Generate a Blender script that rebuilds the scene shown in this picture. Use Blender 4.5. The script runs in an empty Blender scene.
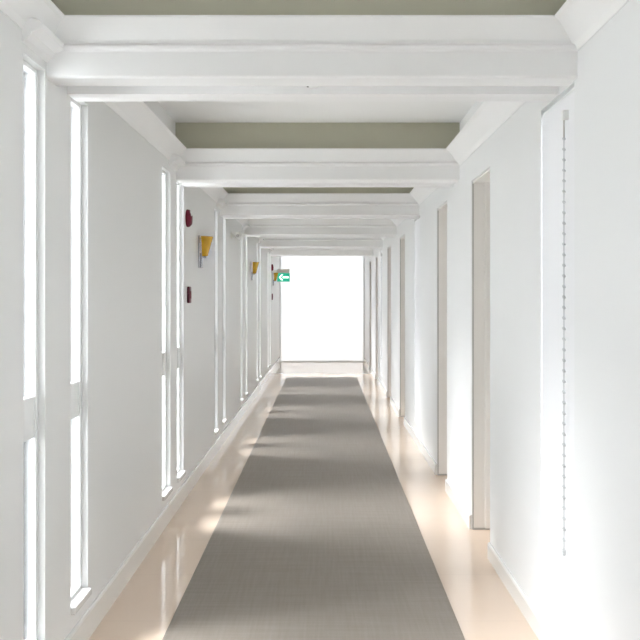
import bpy, bmesh, math, random
from mathutils import Vector, Matrix
random.seed(4)
sc = bpy.context.scene
COL = sc.collection
PI = math.pi

# ------------------------------------------------------------------ measures
F = 750.0                       # focal length in pixels of the 640 px frame
EYE = 1.55
XL, XR = -1.084, 0.990          # wall planes
YB, YE = -1.60, 18.20           # wall behind the camera, end wall
ZB = 2.41                       # underside of the beams
ZS = 2.63                       # lower edge of the coffers
ZC = 2.83                       # coffer ceiling
CXL, CXR = -0.990, 0.880        # coffer sides
BEAMS = [0.50, 2.93, 5.48, 7.80, 10.20, 12.65, 15.10]
BW = 0.36

# ------------------------------------------------------------------ materials
def mat(name, base, rough=0.5, metal=0.0, spec=0.5, noise=0.0, nscale=6.0, bump=0.0, bscale=80.0,
        emit=None, estr=0.0, coat=0.0):
    m = bpy.data.materials.new(name); m.use_nodes = True
    nt = m.node_tree; b = nt.nodes['Principled BSDF']
    b.inputs['Base Color'].default_value = (*base, 1)
    b.inputs['Roughness'].default_value = rough
    b.inputs['Metallic'].default_value = metal
    b.inputs['Specular IOR Level'].default_value = spec
    b.inputs['Coat Weight'].default_value = coat
    tc = nt.nodes.new('ShaderNodeTexCoord')
    n = nt.nodes.new('ShaderNodeTexNoise'); n.inputs['Scale'].default_value = nscale
    n.inputs['Detail'].default_value = 4
    nt.links.new(tc.outputs['Object'], n.inputs['Vector'])
    mx = nt.nodes.new('ShaderNodeMix'); mx.data_type = 'RGBA'
    k = max(noise, 0.01)
    mx.inputs[6].default_value = (*[max(0, c*(1-k)) for c in base], 1)
    mx.inputs[7].default_value = (*[min(1, c*(1+k)) for c in base], 1)
    nt.links.new(n.outputs['Fac'], mx.inputs[0])
    nt.links.new(mx.outputs[2], b.inputs['Base Color'])
    if bump:
        n2 = nt.nodes.new('ShaderNodeTexNoise'); n2.inputs['Scale'].default_value = bscale
        nt.links.new(tc.outputs['Object'], n2.inputs['Vector'])
        bp = nt.nodes.new('ShaderNodeBump'); bp.inputs['Strength'].default_value = bump
        bp.inputs['Distance'].default_value = 0.002
        nt.links.new(n2.outputs['Fac'], bp.inputs['Height'])
        nt.links.new(bp.outputs['Normal'], b.inputs['Normal'])
    if emit:
        b.inputs['Emission Color'].default_value = (*emit, 1)
        b.inputs['Emission Strength'].default_value = estr
    return m

M = {}
M['wall'] = mat('wall_paint', (0.80, 0.805, 0.80), 0.42, spec=0.4, noise=0.012, nscale=2, bump=0.08, bscale=40)
M['beam'] = mat('beam_paint', (0.90, 0.90, 0.895), 0.38, noise=0.01, bump=0.05)
M['ceil'] = mat('ceiling_paint', (0.90, 0.90, 0.89), 0.7, noise=0.012)
M['sage'] = mat('sage_paint', (0.50, 0.49, 0.39), 0.6, noise=0.03)
M['trim'] = mat('white_gloss_trim', (0.86, 0.86, 0.85), 0.16, spec=0.6, noise=0.01)
M['base'] = mat('baseboard_gloss', (0.84, 0.84, 0.82), 0.14, spec=0.8, noise=0.01, coat=0.5)
M['frame'] = mat('window_frame_white', (0.85, 0.86, 0.86), 0.22, noise=0.01)
M['jamb'] = mat('door_lining_paint', (0.87, 0.845, 0.815), 0.35, noise=0.02)
M['leaf'] = mat('door_leaf_paint', (0.74, 0.72, 0.68), 0.4, noise=0.02)
M['seal'] = mat('grey_seal', (0.48, 0.46, 0.44), 0.6)
M['chrome'] = mat('brushed_metal', (0.62, 0.62, 0.65), 0.25, metal=1.0, noise=0.05)
M['dark'] = mat('dark_plastic', (0.05, 0.05, 0.055), 0.35)
M['red'] = mat('red_plastic', (0.17, 0.001, 0.022), 0.6, noise=0.05)
M['deepred'] = mat('deep_red_plastic', (0.11, 0.001, 0.020), 0.35, noise=0.05)
M['whitep'] = mat('white_plastic', (0.82, 0.82, 0.80), 0.35)
M['bead'] = mat('grey_bead', (0.55, 0.56, 0.57), 0.35)
M['green'] = mat('exit_green', (0.0, 0.36, 0.20), 0.3, emit=(0.02, 0.50, 0.34), estr=0.25)
M['signwhite'] = mat('exit_pictogram', (0.9, 0.95, 0.92), 0.3, emit=(0.85, 1.0, 0.93), estr=0.8)

def amber():
    m = mat('amber_glass', (0.66, 0.38, 0.01), 0.25, noise=0.35, nscale=16)
    b = m.node_tree.nodes['Principled BSDF']
    b.inputs['Transmission Weight'].default_value = 0.0
    b.inputs['Subsurface Weight'].default_value = 0.0
    b.inputs['Coat Weight'].default_value = 0.4
    return m
M['amber'] = amber()

def thin_glass():
    m = bpy.data.materials.new('clear_glass'); m.use_nodes = True
    nt = m.node_tree; nt.nodes.clear()
    o = nt.nodes.new('ShaderNodeOutputMaterial'); t = nt.nodes.new('ShaderNodeBsdfTransparent')
    g = nt.nodes.new('ShaderNodeBsdfGlossy'); g.inputs['Roughness'].default_value = 0.03
    f = nt.nodes.new('ShaderNodeFresnel'); f.inputs['IOR'].default_value = 1.3
    n = nt.nodes.new('ShaderNodeTexNoise'); n.inputs['Scale'].default_value = 3
    mr = nt.nodes.new('ShaderNodeMapRange'); mr.inputs[3].default_value = 0.96; mr.inputs[4].default_value = 1.0
    nt.links.new(n.outputs['Fac'], mr.inputs[0])
    nt.links.new(mr.outputs[0], t.inputs['Color'])
    x = nt.nodes.new('ShaderNodeMixShader')
    nt.links.new(f.outputs[0], x.inputs[0]); nt.links.new(t.outputs[0], x.inputs[1]); nt.links.new(g.outputs[0], x.inputs[2])
    nt.links.new(x.outputs[0], o.inputs[0])
    return m
M['glass'] = thin_glass()

def blind_mat(name, col, trans):
    m = bpy.data.materials.new(name); m.use_nodes = True
    nt = m.node_tree; nt.nodes.clear()
    o = nt.nodes.new('ShaderNodeOutputMaterial')
    d = nt.nodes.new('ShaderNodeBsdfDiffuse'); t = nt.nodes.new('ShaderNodeBsdfTranslucent')
    tc = nt.nodes.new('ShaderNodeTexCoord'); w = nt.nodes.new('ShaderNodeTexNoise')
    mp = nt.nodes.new('ShaderNodeMapping'); mp.inputs['Scale'].default_value = (60, 60, 400)
    nt.links.new(tc.outputs['Object'], mp.inputs[0]); nt.links.new(mp.outputs[0], w.inputs['Vector'])
    cr = nt.nodes.new('ShaderNodeMix'); cr.data_type = 'RGBA'
    cr.inputs[6].default_value = (*[c*0.97 for c in col], 1); cr.inputs[7].default_value = (*col, 1)
    nt.links.new(w.outputs['Fac'], cr.inputs[0])
    nt.links.new(cr.outputs[2], d.inputs[0]); nt.links.new(cr.outputs[2], t.inputs[0])
    x = nt.nodes.new('ShaderNodeMixShader'); x.inputs[0].default_value = trans
    nt.links.new(d.outputs[0], x.inputs[1]); nt.links.new(t.outputs[0], x.inputs[2])
    nt.links.new(x.outputs[0], o.inputs[0])
    return m
M['blind'] = blind_mat('blind_fabric', (0.86, 0.86, 0.865), 0.10)
M['dense'] = blind_mat('dense_screen_fabric', (0.92, 0.92, 0.92), 0.24)

def tile():
    m = mat('polished_tile', (0.63, 0.47, 0.36), 0.10, spec=0.65, noise=0.06, nscale=1.3)
    nt = m.node_tree; b = nt.nodes['Principled BSDF']
    tc = nt.nodes['Texture Coordinate']
    br = nt.nodes.new('ShaderNodeTexBrick')
    br.offset = 0.0
    br.inputs['Scale'].default_value = 1.0
    br.inputs['Brick Width'].default_value = 0.60; br.inputs['Row Height'].default_value = 0.60
    br.inputs['Mortar Size'].default_value = 0.0022; br.inputs['Mortar Smooth'].default_value = 0.4
    br.inputs['Color1'].default_value = (0.79, 0.62, 0.485, 1); br.inputs['Color2'].default_value = (0.77, 0.605, 0.47, 1)
    br.inputs['Mortar'].default_value = (0.68, 0.53, 0.42, 1)
    nt.links.new(tc.outputs['Object'], br.inputs['Vector'])
    mu = nt.nodes.new('ShaderNodeMix'); mu.data_type = 'RGBA'; mu.blend_type = 'MIX'
    n = nt.nodes.new('ShaderNodeTexNoise'); n.inputs['Scale'].default_value = 3.2; n.inputs['Detail'].default_value = 6
    nt.links.new(tc.outputs['Object'], n.inputs['Vector'])
    mu.inputs[7].default_value = (0.82, 0.69, 0.575, 1)
    ml = nt.nodes.new('ShaderNodeMath'); ml.operation = 'MULTIPLY'; ml.inputs[1].default_value = 0.45
    nt.links.new(n.outputs['Fac'], ml.inputs[0]); nt.links.new(ml.outputs[0], mu.inputs[0])
    nt.links.new(br.outputs['Color'], mu.inputs[6])
    nt.links.new(mu.outputs[2], b.inputs['Base Color'])
    # very slight waviness of the polish
    n2 = nt.nodes.new('ShaderNodeTexNoise'); n2.inputs['Scale'].default_value = 5
    nt.links.new(tc.outputs['Object'], n2.inputs['Vector'])
    bp = nt.nodes.new('ShaderNodeBump'); bp.inputs['Strength'].default_value = 0.06; bp.inputs['Distance'].default_value = 0.004
    b.inputs['Coat Weight'].default_value = 0.35; b.inputs['Coat Roughness'].default_value = 0.05
    nt.links.new(n2.outputs['Fac'], bp.inputs['Height']); nt.links.new(bp.outputs['Normal'], b.inputs['Normal'])
    return m
M['tile'] = tile()

def carpet():
    m = bpy.data.materials.new('carpet_weave'); m.use_nodes = True
    nt = m.node_tree; b = nt.nodes['Principled BSDF']
    b.inputs['Roughness'].default_value = 0.50; b.inputs['Specular IOR Level'].default_value = 0.45
    tc = nt.nodes.new('ShaderNodeTexCoord')
    def streak(sc_, det):
        mp = nt.nodes.new('ShaderNodeMapping'); mp.inputs['Scale'].default_value = sc_
        n = nt.nodes.new('ShaderNodeTexNoise'); n.inputs['Scale'].default_value = 1; n.inputs['Detail'].default_value = det
        nt.links.new(tc.outputs['Object'], mp.inputs[0]); nt.links.new(mp.outputs[0], n.inputs['Vector'])
        return n
    a = streak((60, 3.0, 1), 5); c = streak((2.0, 45, 1), 5); e = streak((260, 260, 1), 2)
    s1 = nt.nodes.new('ShaderNodeMath'); s1.operation = 'ADD'
    nt.links.new(a.outputs['Fac'], s1.inputs[0]); nt.links.new(c.outputs['Fac'], s1.inputs[1])
    s2 = nt.nodes.new('ShaderNodeMath'); s2.operation = 'ADD'
    nt.links.new(s1.outputs[0], s2.inputs[0]); nt.links.new(e.outputs['Fac'], s2.inputs[1])
    mr = nt.nodes.new('ShaderNodeMapRange'); mr.inputs[1].default_value = 0.8; mr.inputs[2].default_value = 2.2
    nt.links.new(s2.outputs[0], mr.inputs[0])
    mx = nt.nodes.new('ShaderNodeMix'); mx.data_type = 'RGBA'
    mx.inputs[6].default_value = (0.205, 0.172, 0.138, 1); mx.inputs[7].default_value = (0.300, 0.268, 0.238, 1)
    nt.links.new(mr.outputs[0], mx.inputs[0]); nt.links.new(mx.outputs[2], b.inputs['Base Color'])
    bp = nt.nodes.new('ShaderNodeBump'); bp.inputs['Strength'].default_value = 0.18; bp.inputs['Distance'].default_value = 0.002
    nt.links.new(s2.outputs[0], bp.inputs['Height']); nt.links.new(bp.outputs['Normal'], b.inputs['Normal'])
    return m
M['carpet'] = carpet()

# ------------------------------------------------------------------ helpers
def obj(name, bm, m, parent=None, smooth=False, loc=None):
    bmesh.ops.recalc_face_normals(bm, faces=bm.faces)
    me = bpy.data.meshes.new(name); bm.to_mesh(me); bm.free()
    if smooth:
        for p in me.polygons: p.use_smooth = True
    mats = m if isinstance(m, (list, tuple)) else [m]
    for x in mats: me.materials.append(x)
    o = bpy.data.objects.new(name, me); COL.objects.link(o)
    if parent is not None: o.parent = parent
    if loc is not None: o.location = loc
    return o
def struct(name, bm, m, smooth=False):
    o = obj(name, bm, m, None, smooth); o['kind'] = 'structure'; return o
def empty(name, loc, kind=None):
    o = bpy.data.objects.new(name, None); COL.objects.link(o); o.location = loc; o.empty_display_size = 0.1
    if kind: o['kind'] = kind
    return o
def tag(o, label, cat, group=None):
    o['label'] = label; o['category'] = cat
    if group: o['group'] = group
def box(bm, x0, x1, y0, y1, z0, z1, bev=0.0, mi=0):
    r = bmesh.ops.create_cube(bm, size=1.0)
    vs = r['verts']
    for v in vs:
        v.co = Vector((x0 + (v.co.x+.5)*(x1-x0), y0 + (v.co.y+.5)*(y1-y0), z0 + (v.co.z+.5)*(z1-z0)))
    fs = {f for v in vs for f in v.link_faces}
    for f in fs: f.material_index = mi
    if bev:
        es = list({e for v in vs for e in v.link_edges})
        bmesh.ops.bevel(bm, geom=es, offset=bev, segments=2, affect='EDGES', profile=0.5)
    return bm
def BM(): return bmesh.new()
def lathe(bm, prof, n=24, axis='z', centre=(0,0,0), arc=2*PI, start=0.0, cap=True):
    """profile of (r, h) turned about an axis through centre"""
    full = abs(arc-2*PI) < 1e-6
    k = n if full else n+1
    rings = []
    for r, h in prof:
        ring = []
        for i in range(k):
            t = start + arc*i/n
            a, b_ = r*math.cos(t), r*math.sin(t)
            p = {'z': (a, b_, h), 'x': (h, a, b_), 'y': (a, h, b_)}[axis]
            ring.append(bm.verts.new(Vector(p) + Vector(centre)))
        rings.append(ring)
    for j in range(len(rings)-1):
        for i in range(n if full else n):
            i2 = (i+1) % k
            if not full and i == n: continue
            try: bm.faces.new((rings[j][i], rings[j][i2], rings[j+1][i2], rings[j+1][i]))
            except ValueError: pass
    if cap:
        for ring in (rings[0], rings[-1]):
            try: bm.faces.new(ring)
            except ValueError: pass
    return bm
def prism(bm, pts, axis, a0, a1):
    """closed polygon pts in the two other axes, extruded along axis from a0 to a1"""
    def P(p, a):
        return {'x': (a, p[0], p[1]), 'y': (p[0], a, p[1]), 'z': (p[0], p[1], a)}[axis]
    A = [bm.verts.new(P(p, a0)) for p in pts]; B = [bm.verts.new(P(p, a1)) for p in pts]
    n = len(pts)
    for i in range(n): bm.faces.new((A[i], A[(i+1) % n], B[(i+1) % n], B[i]))
    bm.faces.new(A); bm.faces.new(B)
    return bm
def wall_grid(bm, x0, x1, y0, y1, z0, z1, holes):
    """a slab in the y-z plane between x0 and x1 with rectangular holes (ya, yb, za, zb)"""
    ys = sorted({y0, y1, *[h[0] for h in holes], *[h[1] for h in holes]})
    zs = sorted({z0, z1, *[h[2] for h in holes], *[h[3] for h in holes]})
    def solid(i, j):
        if i < 0 or j < 0 or i >= len(ys)-1 or j >= len(zs)-1: return False
        yc, zc = (ys[i]+ys[i+1])/2, (zs[j]+zs[j+1])/2
        return not any(h[0] < yc < h[1] and h[2] < zc < h[3] for h in holes)
    V = {}
    def v(x, y, z):
        k = (round(x, 5), round(y, 5), round(z, 5))
        if k not in V: V[k] = bm.verts.new(k)
        return V[k]
    for i in range(len(ys)-1):
        for j in range(len(zs)-1):
            if not solid(i, j): continue
            a, b_, c, d = ys[i], ys[i+1], zs[j], zs[j+1]
            bm.faces.new((v(x0,a,c), v(x0,b_,c), v(x0,b_,d), v(x0,a,d)))
            bm.faces.new((v(x1,a,c), v(x1,a,d), v(x1,b_,d), v(x1,b_,c)))
            if not solid(i-1, j): bm.faces.new((v(x0,a,c), v(x0,a,d), v(x1,a,d), v(x1,a,c)))
            if not solid(i+1, j): bm.faces.new((v(x0,b_,c), v(x1,b_,c), v(x1,b_,d), v(x0,b_,d)))
            if not solid(i, j-1): bm.faces.new((v(x0,a,c), v(x1,a,c), v(x1,b_,c), v(x0,b_,c)))
            if not solid(i, j+1): bm.faces.new((v(x0,a,d), v(x0,b_,d), v(x1,b_,d), v(x1,a,d)))
    return bm

# ------------------------------------------------------------------ openings
SLIT_Z0, SLIT_Z1 = 0.215, 2.435
RZ0, RZ1 = 1.010, 1.172     # middle rail
SLITS = [(0.36, 0.60), (0.86, 1.12), (2.705, 2.915), (3.21, 3.445), (5.02, 5.29), (5.53, 5.79), (7.42, 7.63), (8.02, 8.25),
         (9.76, 9.96), (10.36, 10.58), (12.10, 12.30), (12.62, 12.84), (14.45, 14.65), (14.98, 15.20)]
BLINDW = [(0.60, 1.05), (2.965, 3.42), (7.72, 8.20), (12.72, 13.18)]         # blind windows, right wall
DOORS = [(1.30, 1.86), (4.47, 5.03), (6.03, 6.57), (9.17, 9.80), (11.07, 11.70), (13.80, 14.38), (15.72, 16.30)]
DOOR_H = 2.335

# ------------------------------------------------------------------ setting: floor, walls, ceiling
struct('floor', box(BM(), XL-0.3, XR+0.45, YB-0.2, YE+0.6, -0.12, 0.0), M['tile'])
struct('wall_left', wall_grid(BM(), XL-0.14, XL, YB, YE, 0.0, 2.95, [(a, b, SLIT_Z0, SLIT_Z1) for a, b in SLITS]), M['wall'])
struct('wall_right', wall_grid(BM(), XR, XR+0.30, YB, YE, 0.0, 2.95,
       [(a, b, 0.215, 2.405) for a, b in BLINDW] + [(a, b, 0.0, DOOR_H) for a, b in DOORS]), M['wall'])
bb = BM()
box(bb, XL-0.14, -0.80, YB-0.12, YB, 0.0, 2.95); box(bb, 0.72, XR+0.30, YB-0.12, YB, 0.0, 2.95)
box(bb, -0.80, 0.72, YB-0.12, YB, 0.0, 0.30); box(bb, -0.80, 0.72, YB-0.12, YB, 2.40, 2.95)
struct('wall_back', bb, M['wall'])
EX0, EX1 = XL+0.012, XR-0.012     # end window opening
wb = BM()
box(wb, XL-0.14, EX0, YE, YE+0.14, 0, 2.95); box(wb, EX1, XR+0.30, YE, YE+0.14, 0, 2.95); box(wb, EX0, EX1, YE, YE+0.14, 2.80, 2.95)
struct('wall_end', wb, M['wall'])
struct('ceiling', box(BM(), XL-0.14, XR+0.30, YB-0.12, YE+0.14, ZC, ZC+0.10), M['ceil'])

# baseboards: profile with a rounded top
def base_profile(x, s, h=0.125, t=0.016):
    return [(x, 0.0), (x+s*t, 0.0), (x+s*t, h-0.012), (x+s*(t-0.003), h-0.004), (x+s*(t-0.008), h), (x, h)]
prism_b = prism(BM(), base_profile(XL, 1), 'y', YB, YE)
struct('baseboard_left', prism_b, M['base'])
rb = BM(); cuts = [YB] + [v for d in DOORS for v in d] + [YE]
for i in range(0, len(cuts), 2):
    prism(rb, base_profile(XR, -1, 0.095), 'y', cuts[i], cuts[i+1])
struct('baseboard_right', rb, M['base'])

tn = 0
def trim_name():
    global tn; tn += 1; return 'trim_%d' % tn

# ------------------------------------------------------------------ portal beams (profile in y-z, run along x)
def beam_profile(D):
    e = D + BW
    pts = [(D, ZB+0.008), (D+0.008, ZB), (D+0.115, ZB), (D+0.115, ZB+0.035), (D+0.235, ZB+0.035), (D+0.235, ZB),
           (e-0.008, ZB), (e, ZB+0.008), (e, ZC), (D+0.012, ZC), (D+0.012, ZS), (D-0.068, ZS), (D-0.068, ZS-0.008), (D-0.048, ZS-0.030), (D-0.010, ZB+0.145)]
    # rounded lip moulding on the face
    for k in range(5):
        a = -0.5*PI + PI*(4-k)/4
        pts.append((D-0.002-0.014*math.cos(a), ZB+0.118+0.013*math.sin(a)))
    pts.append((D, ZB+0.100))
    return pts
for D in BEAMS:
    struct(trim_name(), prism(BM(), beam_profile(D), 'x', XL, XR), M['beam'])

# lip moulding that returns along the left wall over the first slit of every pair
for D in BEAMS[1:]:
    b = BM()
    prism(b, [(XL, ZB+0.060), (XL+0.020, ZB+0.070), (XL+0.034, ZB+0.095), (XL+0.070, ZB+0.108), (XL+0.074, ZB+0.128),
              (XL+0.060, ZB+0.140), (XL, ZB+0.150)], 'y', D-0.24, D)
    struct(trim_name(), b, M['beam'])

# coved soffit and sage riser round every coffer
edges = [YB-BW] + BEAMS + [YE]
cov_l, cov_r = BM(), BM()
for i in range(len(edges)-1):
    y0, y1 = edges[i]+BW, edges[i+1]
    def cove(x, s, xe):
        pts = [(x, 2.515), (x+s*0.004, 2.515)]
        for k in range(1, 6):
            t = k/6.0
            pts.append((x + s*abs(xe-x)*t, 2.515 + (ZS-2.515)*(t**0.85)))
        pts += [(xe, ZS-0.006), (xe, ZS), (x, ZS)]
        return pts
    prism(cov_l, cove(XL, 1, CXL), 'y', y0, y1)
    prism(cov_r, cove(XR, -1, CXR), 'y', y0, y1)
struct(trim_name(), cov_l, M['beam']); struct(trim_name(), cov_r, M['beam'])
for i in range(len(edges)-1):
    y0, y1 = edges[i]+BW, edges[i+1]
    if y1-y0 < 0.3: continue
    r = BM()
    t = 0.02
    box(r, XL, XR, y0, y0+t, ZS, ZC); box(r, XL, XR, y1-0.004, y1+0.010, ZS+0.001, ZC)
    struct(trim_name(), r, M['sage'])

# ------------------------------------------------------------------ windows
wn = 0
def slit_window(y0, y1):
    global wn; wn += 1
    w = empty('window_%d' % wn, (XL, (y0+y1)/2, SLIT_Z0), 'structure')
    hy = (y1-y0)/2; H = SLIT_Z1-SLIT_Z0
    f = BM(); t = 0.020; xo, xi = -0.085, -0.028
    box(f, xo, xi, -hy, -hy+t, 0, H, 0.004); box(f, xo, xi, hy-t, hy, 0, H, 0.004)
    box(f, xo, xi, -hy+t, hy-t, 0, t, 0.003); box(f, xo, xi, -hy+t, hy-t, H-t, H, 0.003)
    obj('window_frame', f, M['frame'], w)
    box_r = box(BM(), xo, -0.034, -hy+t*0.3, hy-t*0.3, RZ0-SLIT_Z0, RZ1-SLIT_Z0, 0.006)
    obj('middle_rail', box_r, M['frame'], w)
    obj('window_sill', box(BM(), -0.09, 0.020, -hy-0.001, hy+0.001, -0.024, 0.007, 0.006), M['trim'], w)
    g = BM(); box(g, -0.052, -0.047, -hy+t, hy-t, t, RZ0-SLIT_Z0); obj('window_pane', g, M['glass'], w)
    g = BM(); box(g, -0.052, -0.047, -hy+t, hy-t, RZ1-SLIT_Z0, H-t); obj('window_pane', g, M['glass'], w)
    return w
for a, b in SLITS: slit_window(a, b)

def blind_window(y0, y1):
    global wn; wn += 1
    w = empty('window_%d' % wn, (XR, (y0+y1)/2, 0.215), 'structure')
    hy = (y1-y0)/2; H = 2.405-0.215; f = BM(); t = 0.035
    box(f, 0.10, 0.16, -hy, -hy+t, 0, H, 0.004); box(f, 0.10, 0.16, hy-t, hy, 0, H, 0.004)
    box(f, 0.10, 0.16, -hy+t, hy-t, 0, t, 0.004); box(f, 0.10, 0.16, -hy+t, hy-t, H-t, H, 0.004)
    obj('window_frame', f, M['frame'], w)
    g = BM(); box(g, 0.127, 0.133, -hy+t, hy-t, t, H-t); obj('window_pane', g, M['glass'], w)
for a, b in BLINDW[1:]: blind_window(a, b)

# end window: tall glazed panel with a white frame
wn += 1
w = empty('window_%d' % wn, ((EX0+EX1)/2, YE, 0), 'structure')
hw = (EX1-EX0)/2; f = BM(); t = 0.018
box(f, -hw, -hw+t, 0.02, 0.10, 0, 2.80, 0.005); box(f, hw-t, hw, 0.02, 0.10, 0, 2.80, 0.005)
box(f, -hw+t, hw-t, 0.02, 0.10, 0, 0.02, 0.003); box(f, -hw+t, hw-t, 0.02, 0.10, 2.76, 2.80, 0.005)
obj('window_frame', f, M['frame'], w)
obj('window_pane', box(BM(), -hw+t, hw-t, 0.055, 0.063, 0.02, 2.76), M['dense'], w)

# unseen window added behind the camera, to light beam faces and door jambs
wn += 1
w = empty('window_%d' % wn, (-0.04, YB, 0.30), 'structure')
f = BM(); t = 0.05
box(f, -0.76, -0.71, -0.10, -0.03, 0, 2.10, 0.004); box(f, 0.71, 0.76, -0.10, -0.03, 0, 2.10, 0.004); box(f, -0.025, 0.025, -0.10, -0.03, t, 2.10-t, 0.004)
box(f, -0.71, 0.71, -0.10, -0.03, 0, t, 0.004); box(f, -0.71, 0.71, -0.10, -0.03, 2.10-t, 2.10, 0.004)
obj('window_frame', f, M['frame'], w)
obj('window_pane', box(BM(), -0.71, 0.71, -0.068, -0.062, t, 2.10-t), M['blind'], w)

# ------------------------------------------------------------------ doors in the right wall
dn = 0
def door(y0, y1):
    global dn; dn += 1
    d = empty('door_%d' % dn, (XR, (y0+y1)/2, 0), 'structure')
    hy = (y1-y0)/2; t = 0.012
    f = BM()
    box(f, 0.012, 0.20, -hy, -hy+t, 0.012, DOOR_H-t, 0.002); box(f, 0.012, 0.20, hy-t, hy, 0.012, DOOR_H-t, 0.002)
    box(f, 0.012, 0.20, -hy, hy, DOOR_H-t, DOOR_H, 0.002)
    box(f, 0.085, 0.20, hy-t-0.014, hy-t, 0.012, DOOR_H-t, 0.002); box(f, 0.085, 0.20, -hy+t, -hy+t+0.014, 0.012, DOOR_H-t, 0.002)
    obj('door_frame', f, M['jamb'], d)
    s = BM(); box(s, 0.004, 0.20, hy-t-0.004, hy, 0.0, 0.012); box(s, 0.004, 0.012, hy-t, hy-0.001, 0.012, DOOR_H-0.02)
    obj('door_seal', s, M['seal'], d)
    l = BM(); box(l, 0.205, 0.245, -hy+0.006, hy-0.006, 0.008, DOOR_H-0.006, 0.003)
    o = obj('door_leaf', l, M['leaf'], d)
    h = BM(); lathe(h, [(0.024, 0.205), (0.024, 0.197), (0.010, 0.195), (0.009, 0.160), (0.0, 0.158)], 16, 'x', (0, -hy+0.09, 1.02), cap=False)
    box(h, 0.155, 0.170, -hy+0.082, -hy+0.20, 1.012, 1.030, 0.005)
    obj('door_handle', h, M['chrome'], o)
for a, b in DOORS: door(a, b)

# ------------------------------------------------------------------ roller blinds
def chain_bm(x, y, z0, z1, step=0.043, r=0.0068):
    b = BM(); n = int((z1-z0)/step)
    for side in (-1, 1):
        for i in range(n+1):
            m = Matrix.Translation((x, y+side*0.004, z0+i*step + (0.004 if side > 0 else 0)))
            bmesh.ops.create_icosphere(b, subdivisions=1, radius=r, matrix=m)
    for k in range(5):
        a = PI + PI*k/4
        bmesh.ops.create_icosphere(b, subdivisions=1, radius=r, matrix=Matrix.Translation((x, y+0.004*math.cos(a), z0-0.004+0.012*math.sin(a))))
    lathe(b, [(0.0012, z0), (0.0012, z1)], 6, 'z', (x, y-0.004, 0)); lathe(b, [(0.0012, z0), (0.0012, z1)], 6, 'z', (x, y+0.004, 0))
    return b
def roller_blind(y0, y1, label, chain, big):
    yc = (y0+y1)/2; hy = (y1-y0)/2 - 0.004
    t = empty('roller_blind', (XR, yc, 0.22)); tag(t, label, 'roller blind', 'roller blinds down the right wall')
    H = 2.405-0.22
    s = BM(); box(s, 0.004, 0.006, -hy, hy, 0.012, H-0.03); obj('blind_fabric', s, M['blind'], t)
    obj('bottom_bar', box(BM(), -0.001, 0.011, -hy, hy, 0.0, 0.020, 0.004), M['whitep'], t)
    tb = lathe(BM(), [(0.0, -hy), (0.021, -hy), (0.021, hy), (0.0, hy)], 18, 'y', (0.0275, 0, H-0.026)); obj('roller_tube', tb, M['whitep'], t, True)
    if chain:
        cy = -hy+0.088
        c = obj('bead_chain', chain_bm(-0.012, cy, 0.52-0.22, 2.20-0.22), M['bead'], t)
        c['label'] = 'grey bead pull chain'
        k = BM(); box(k, -0.020, 0.020, cy-0.012, cy+0.012, 2.275-0.22, 2.315-0.22, 0.004); obj('chain_bracket', k, M['whitep'], t)
        k = BM(); box(k, -0.015, -0.009, cy-0.004, cy+0.004, 2.195-0.22, 2.275-0.22, 0.002); obj('chain_connector', k, M['seal'], t)
roller_blind(*BLINDW[1], 'white roller blind with long bead chain nearest the camera on the right wall', True, True)
roller_blind(*BLINDW[2], 'white roller blind without a chain between the second and third doorways on the right', False, False)
roller_blind(*BLINDW[3], 'far white roller blind with bead chain near the end of the right wall', True, False)

# ------------------------------------------------------------------ carpet runner
c = BM(); box(c, -0.731, 0.638, -1.3, 14.62, 0.0, 0.009, 0.003)
o = obj('carpet_runner', c, M['carpet']); tag(o, 'long taupe grey carpet runner down the middle of the tiled corridor', 'carpet')

# ------------------------------------------------------------------ wall sconces
def sconce():
    t = empty('wall_sconce', (0, 0, 0))
    p = BM(); box(p, 0.0, 0.012, -0.055, 0.055, -0.15, 0.13, 0.004); obj('backplate', p, M['chrome'], t)
    b = BM(); box(b, 0.012, 0.030, -0.016, 0.016, -0.148, -0.02, 0.004); box(b, 0.020, 0.060, -0.012, 0.012, -0.062, -0.046, 0.003)
    obj('bracket', b, M['chrome'], t)
    prof = [(0.040, -0.046), (0.046, -0.043), (0.090, 0.110), (0.0935, 0.122), (0.0890, 0.122), (0.085, 0.110), (0.041, -0.036), (0.001, -0.036)]
    s = BM(); lathe(s, prof, 32, 'z', (0, 0, 0), cap=False)
    for v in s.verts: v.co.x = 0.030 + (v.co.x*0.97 if v.co.x > 0 else v.co.x*0.04)
    bmesh.ops.remove_doubles(s, verts=s.verts, dist=0.0004)
    obj('shade', s, M['amber'], t, True)
    bu = BM(); lathe(bu, [(0.0, -0.03), (0.012, -0.028), (0.012, 0.0), (0.016, 0.03), (0.014, 0.05), (0.0, 0.062)], 16, 'z', (0.048, 0, 0), cap=False)
    obj('bulb', bu, M['whitep'], t, True)
    return t
def dup(o, parent=None):
    c = o.copy(); COL.objects.link(c); c.parent = parent
    for ch in list(o.children): dup(ch, c)
    return c
SC = [(6.52, 'amber glass wall sconce nearest the camera, beside the red alarm pair'),
      (11.15, 'amber glass wall sconce on the left wall, second one along'),
      (15.85, 'farthest tiny amber wall sconce, just left of the green exit sign')]
s0 = sconce()
for i, (y, lab) in enumerate(SC):
    s = s0 if i == 0 else dup(s0)
    s.location = (XL, y, 1.960); tag(s, lab, 'wall lamp', 'amber sconces on the left wall')

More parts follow.
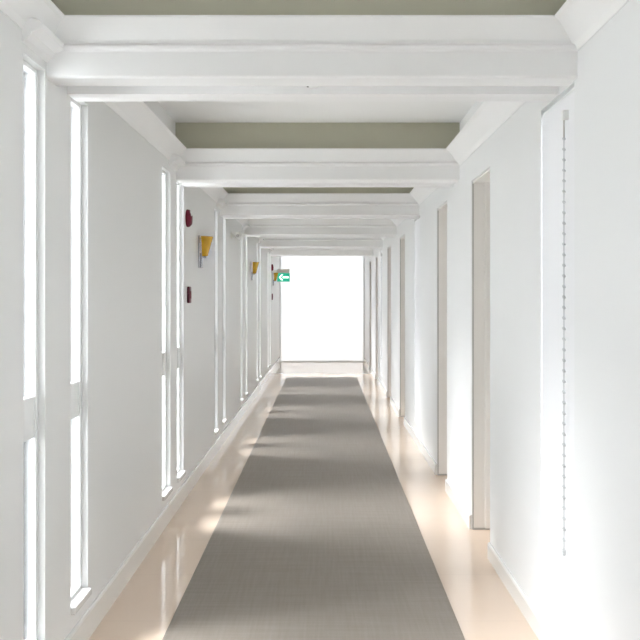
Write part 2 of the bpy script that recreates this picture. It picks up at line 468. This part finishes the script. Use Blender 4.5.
# ------------------------------------------------------------------ fire alarm sounders and call points
def alarm():
    t = empty('fire_alarm', (0, 0, 0))
    b = BM(); lathe(b, [(0.0, 0.0), (0.068, 0.0), (0.070, 0.008), (0.066, 0.022), (0.050, 0.037), (0.0, 0.040)], 28, 'x', cap=False)
    obj('sounder', b, M['red'], t, True)
    l = BM(); lathe(l, [(0.0, 0.050), (0.012, 0.048), (0.019, 0.040), (0.020, 0.020)], 18, 'x', (0, -0.018, 0.034), cap=False)
    o = obj('strobe_lens', l, M['whitep'], t, True); o['label'] = 'small white strobe lens'
    return t
a0 = alarm()
for i, (y, lab) in enumerate([(5.93, 'round red fire alarm with white strobe, up on the left wall near the first sconce'),
                              (15.50, 'distant red fire alarm up on the left wall beside the exit sign')]):
    a = a0 if i == 0 else dup(a0)
    a.location = (XL, y, 2.180); tag(a, lab, 'fire alarm', 'red fire alarms on the left wall')
def callpoint():
    t = empty('call_point', (0, 0, 0))
    obj('housing', box(BM(), 0, 0.022, -0.040, 0.040, -0.066, 0.066, 0.008), M['deepred'], t)
    p = obj('press_panel', box(BM(), 0.022, 0.0245, -0.026, 0.026, -0.03, 0.03, 0.001), M['red'], t)
    return t
c0 = callpoint()
for i, (y, lab) in enumerate([(5.97, 'dark red manual call point directly below the nearer fire alarm'),
                              (15.55, 'distant dark red manual call point below the exit sign on the left wall')]):
    a = c0 if i == 0 else dup(c0)
    a.location = (XL, y, 1.575); tag(a, lab, 'call point', 'red call points on the left wall')

# ------------------------------------------------------------------ small white security camera high on the left wall
t = empty('security_camera', (XL, 8.75, 2.285)); tag(t, 'small grey-white security camera on a bracket high on the left wall', 'security camera')
b = BM(); lathe(b, [(0.0, 0.0), (0.042, 0.0), (0.042, 0.012), (0.014, 0.018), (0.011, 0.05), (0.0, 0.052)], 18, 'x', cap=False)
obj('bracket', b, M['whitep'], t, True)
b = BM(); lathe(b, [(0.0, -0.075), (0.036, -0.073), (0.042, -0.06), (0.042, 0.05), (0.034, 0.056), (0.0, 0.056)], 20, 'y', (0.085, 0, -0.012), cap=False)
ob = obj('camera_body', b, M['whitep'], t, True)
b = BM(); lathe(b, [(0.0, -0.079), (0.016, -0.078), (0.018, -0.074)], 18, 'y', (0.085, 0, -0.012), cap=False)
l = obj('lens', b, M['seal'], ob, True); l['label'] = 'grey glass lens'

# ------------------------------------------------------------------ sprinkler plate under the first beam
t = empty('smoke_detector', (-0.045, 3.105, ZB+0.035)); tag(t, 'tiny white smoke detector under the nearest beam', 'smoke detector')
b = BM(); lathe(b, [(0.0, 0.0), (0.030, 0.0), (0.030, -0.010), (0.024, -0.020), (0.0, -0.022)], 24, 'z', cap=False)
obj('detector_body', b, M['whitep'], t, True)
b = BM(); box(b, -0.026, -0.018, -0.004, 0.004, -0.022, -0.012, 0.001); obj('indicator', b, M['dark'], t)

# ------------------------------------------------------------------ exit sign bracketed off the left wall
ez = 1.99; ey = 15.98; ex = XL + 0.085
t = empty('exit_sign', (ex, ey, ez)); tag(t, 'green illuminated exit sign with white arrow projecting from the left wall at the corridor end', 'exit sign')
W, H = 0.27, 0.185
h = BM(); box(h, 0.0, W, -0.02, 0.02, H/2, H/2+0.085, 0.006); box(h, -0.085, 0.0, -0.010, 0.010, H/2+0.03, H/2+0.055, 0.003)
obj('housing', h, M['whitep'], t)
p = BM(); box(p, 0.0, W, -0.009, 0.009, -H/2, H/2, 0.002); obj('sign_panel', p, M['green'], t)
a = BM()
prism(a, [(0.130, 0.062), (0.075, 0.0), (0.130, -0.062), (0.092, -0.062), (0.038, 0.0), (0.092, 0.062)], 'y', -0.0125, -0.0092)
prism(a, [(0.120, 0.018), (0.245, 0.018), (0.245, -0.018), (0.120, -0.018)], 'y', -0.0125, -0.0092)
o = obj('arrow', a, M['signwhite'], t); o['label'] = 'white arrow pointing left'

# ------------------------------------------------------------------ daylight, and a fill added at the back
def area(name, loc, rot, sx, sy, power, col=(1, 1, 1), spread=180):
    l = bpy.data.lights.new(name, 'AREA'); l.shape = 'RECTANGLE'; l.size = sx; l.size_y = sy
    l.energy = power; l.color = col; l.spread = math.radians(spread)
    o = bpy.data.objects.new(name, l); COL.objects.link(o); o.location = loc; o.rotation_euler = rot
    return o
sl = bpy.data.lights.new('sun', 'SUN'); sl.energy = 8.2; sl.angle = math.radians(34); sl.color = (0.95, 0.975, 1.0)
so = bpy.data.objects.new('sun', sl); COL.objects.link(so)
el, az = math.radians(41), math.radians(0)
d = Vector((math.cos(el)*math.cos(az), math.cos(el)*math.sin(az), -math.sin(el)))     # travels to +x and down
so.rotation_euler = d.to_track_quat('-Z', 'Y').to_euler(); so.location = (-6, 5, 6)
for a, b in BLINDW[1:]:
    area('blind_daylight', (XR+0.22, (a+b)/2, 1.28), (0, PI/2, 0), 2.1, b-a, 0.8, (0.97, 0.99, 1.0))
area('end_daylight', (0.5*(EX0+EX1), YE+0.30, 1.30), (-PI/2, 0, 0), EX1-EX0, 2.7, 6, (1, 1, 1))
area('back_fill', (-0.04, YB-0.35, 1.35), (PI/2, 0, 0), 1.6, 2.1, 6, (1, 1, 1))  # added fill lamp outside the unseen back window, brightens surfaces facing the camera

wd = bpy.data.worlds.new('sky'); sc.world = wd; wd.use_nodes = True
wd.node_tree.nodes['Background'].inputs[0].default_value = (0.90, 0.95, 1.0, 1)
wd.node_tree.nodes['Background'].inputs[1].default_value = 4.2
g = BM(); box(g, -14.0, XL-0.145, YB-3, YE+30, -0.22, -0.14); struct('ground', g, mat('pale_paving', (0.75, 0.75, 0.73), 0.8))

# ------------------------------------------------------------------ camera
cam = bpy.data.cameras.new('camera'); co = bpy.data.objects.new('camera', cam); COL.objects.link(co)
co.location = (0, 0, EYE); co.rotation_euler = (PI/2, 0, 0)
cam.sensor_width = 36; cam.lens = 36*F/640
cam.shift_x = -4/640; cam.shift_y = -22/640
cam.clip_start = 0.05; cam.clip_end = 100
sc.camera = co
sc.view_settings.view_transform = 'Standard'; sc.view_settings.look = 'None'
sc.view_settings.gamma = 1; sc.view_settings.use_curve_mapping = False
sc.view_settings.exposure = 1.17
sc.cycles.max_bounces = 14; sc.cycles.diffuse_bounces = 8; sc.cycles.glossy_bounces = 6
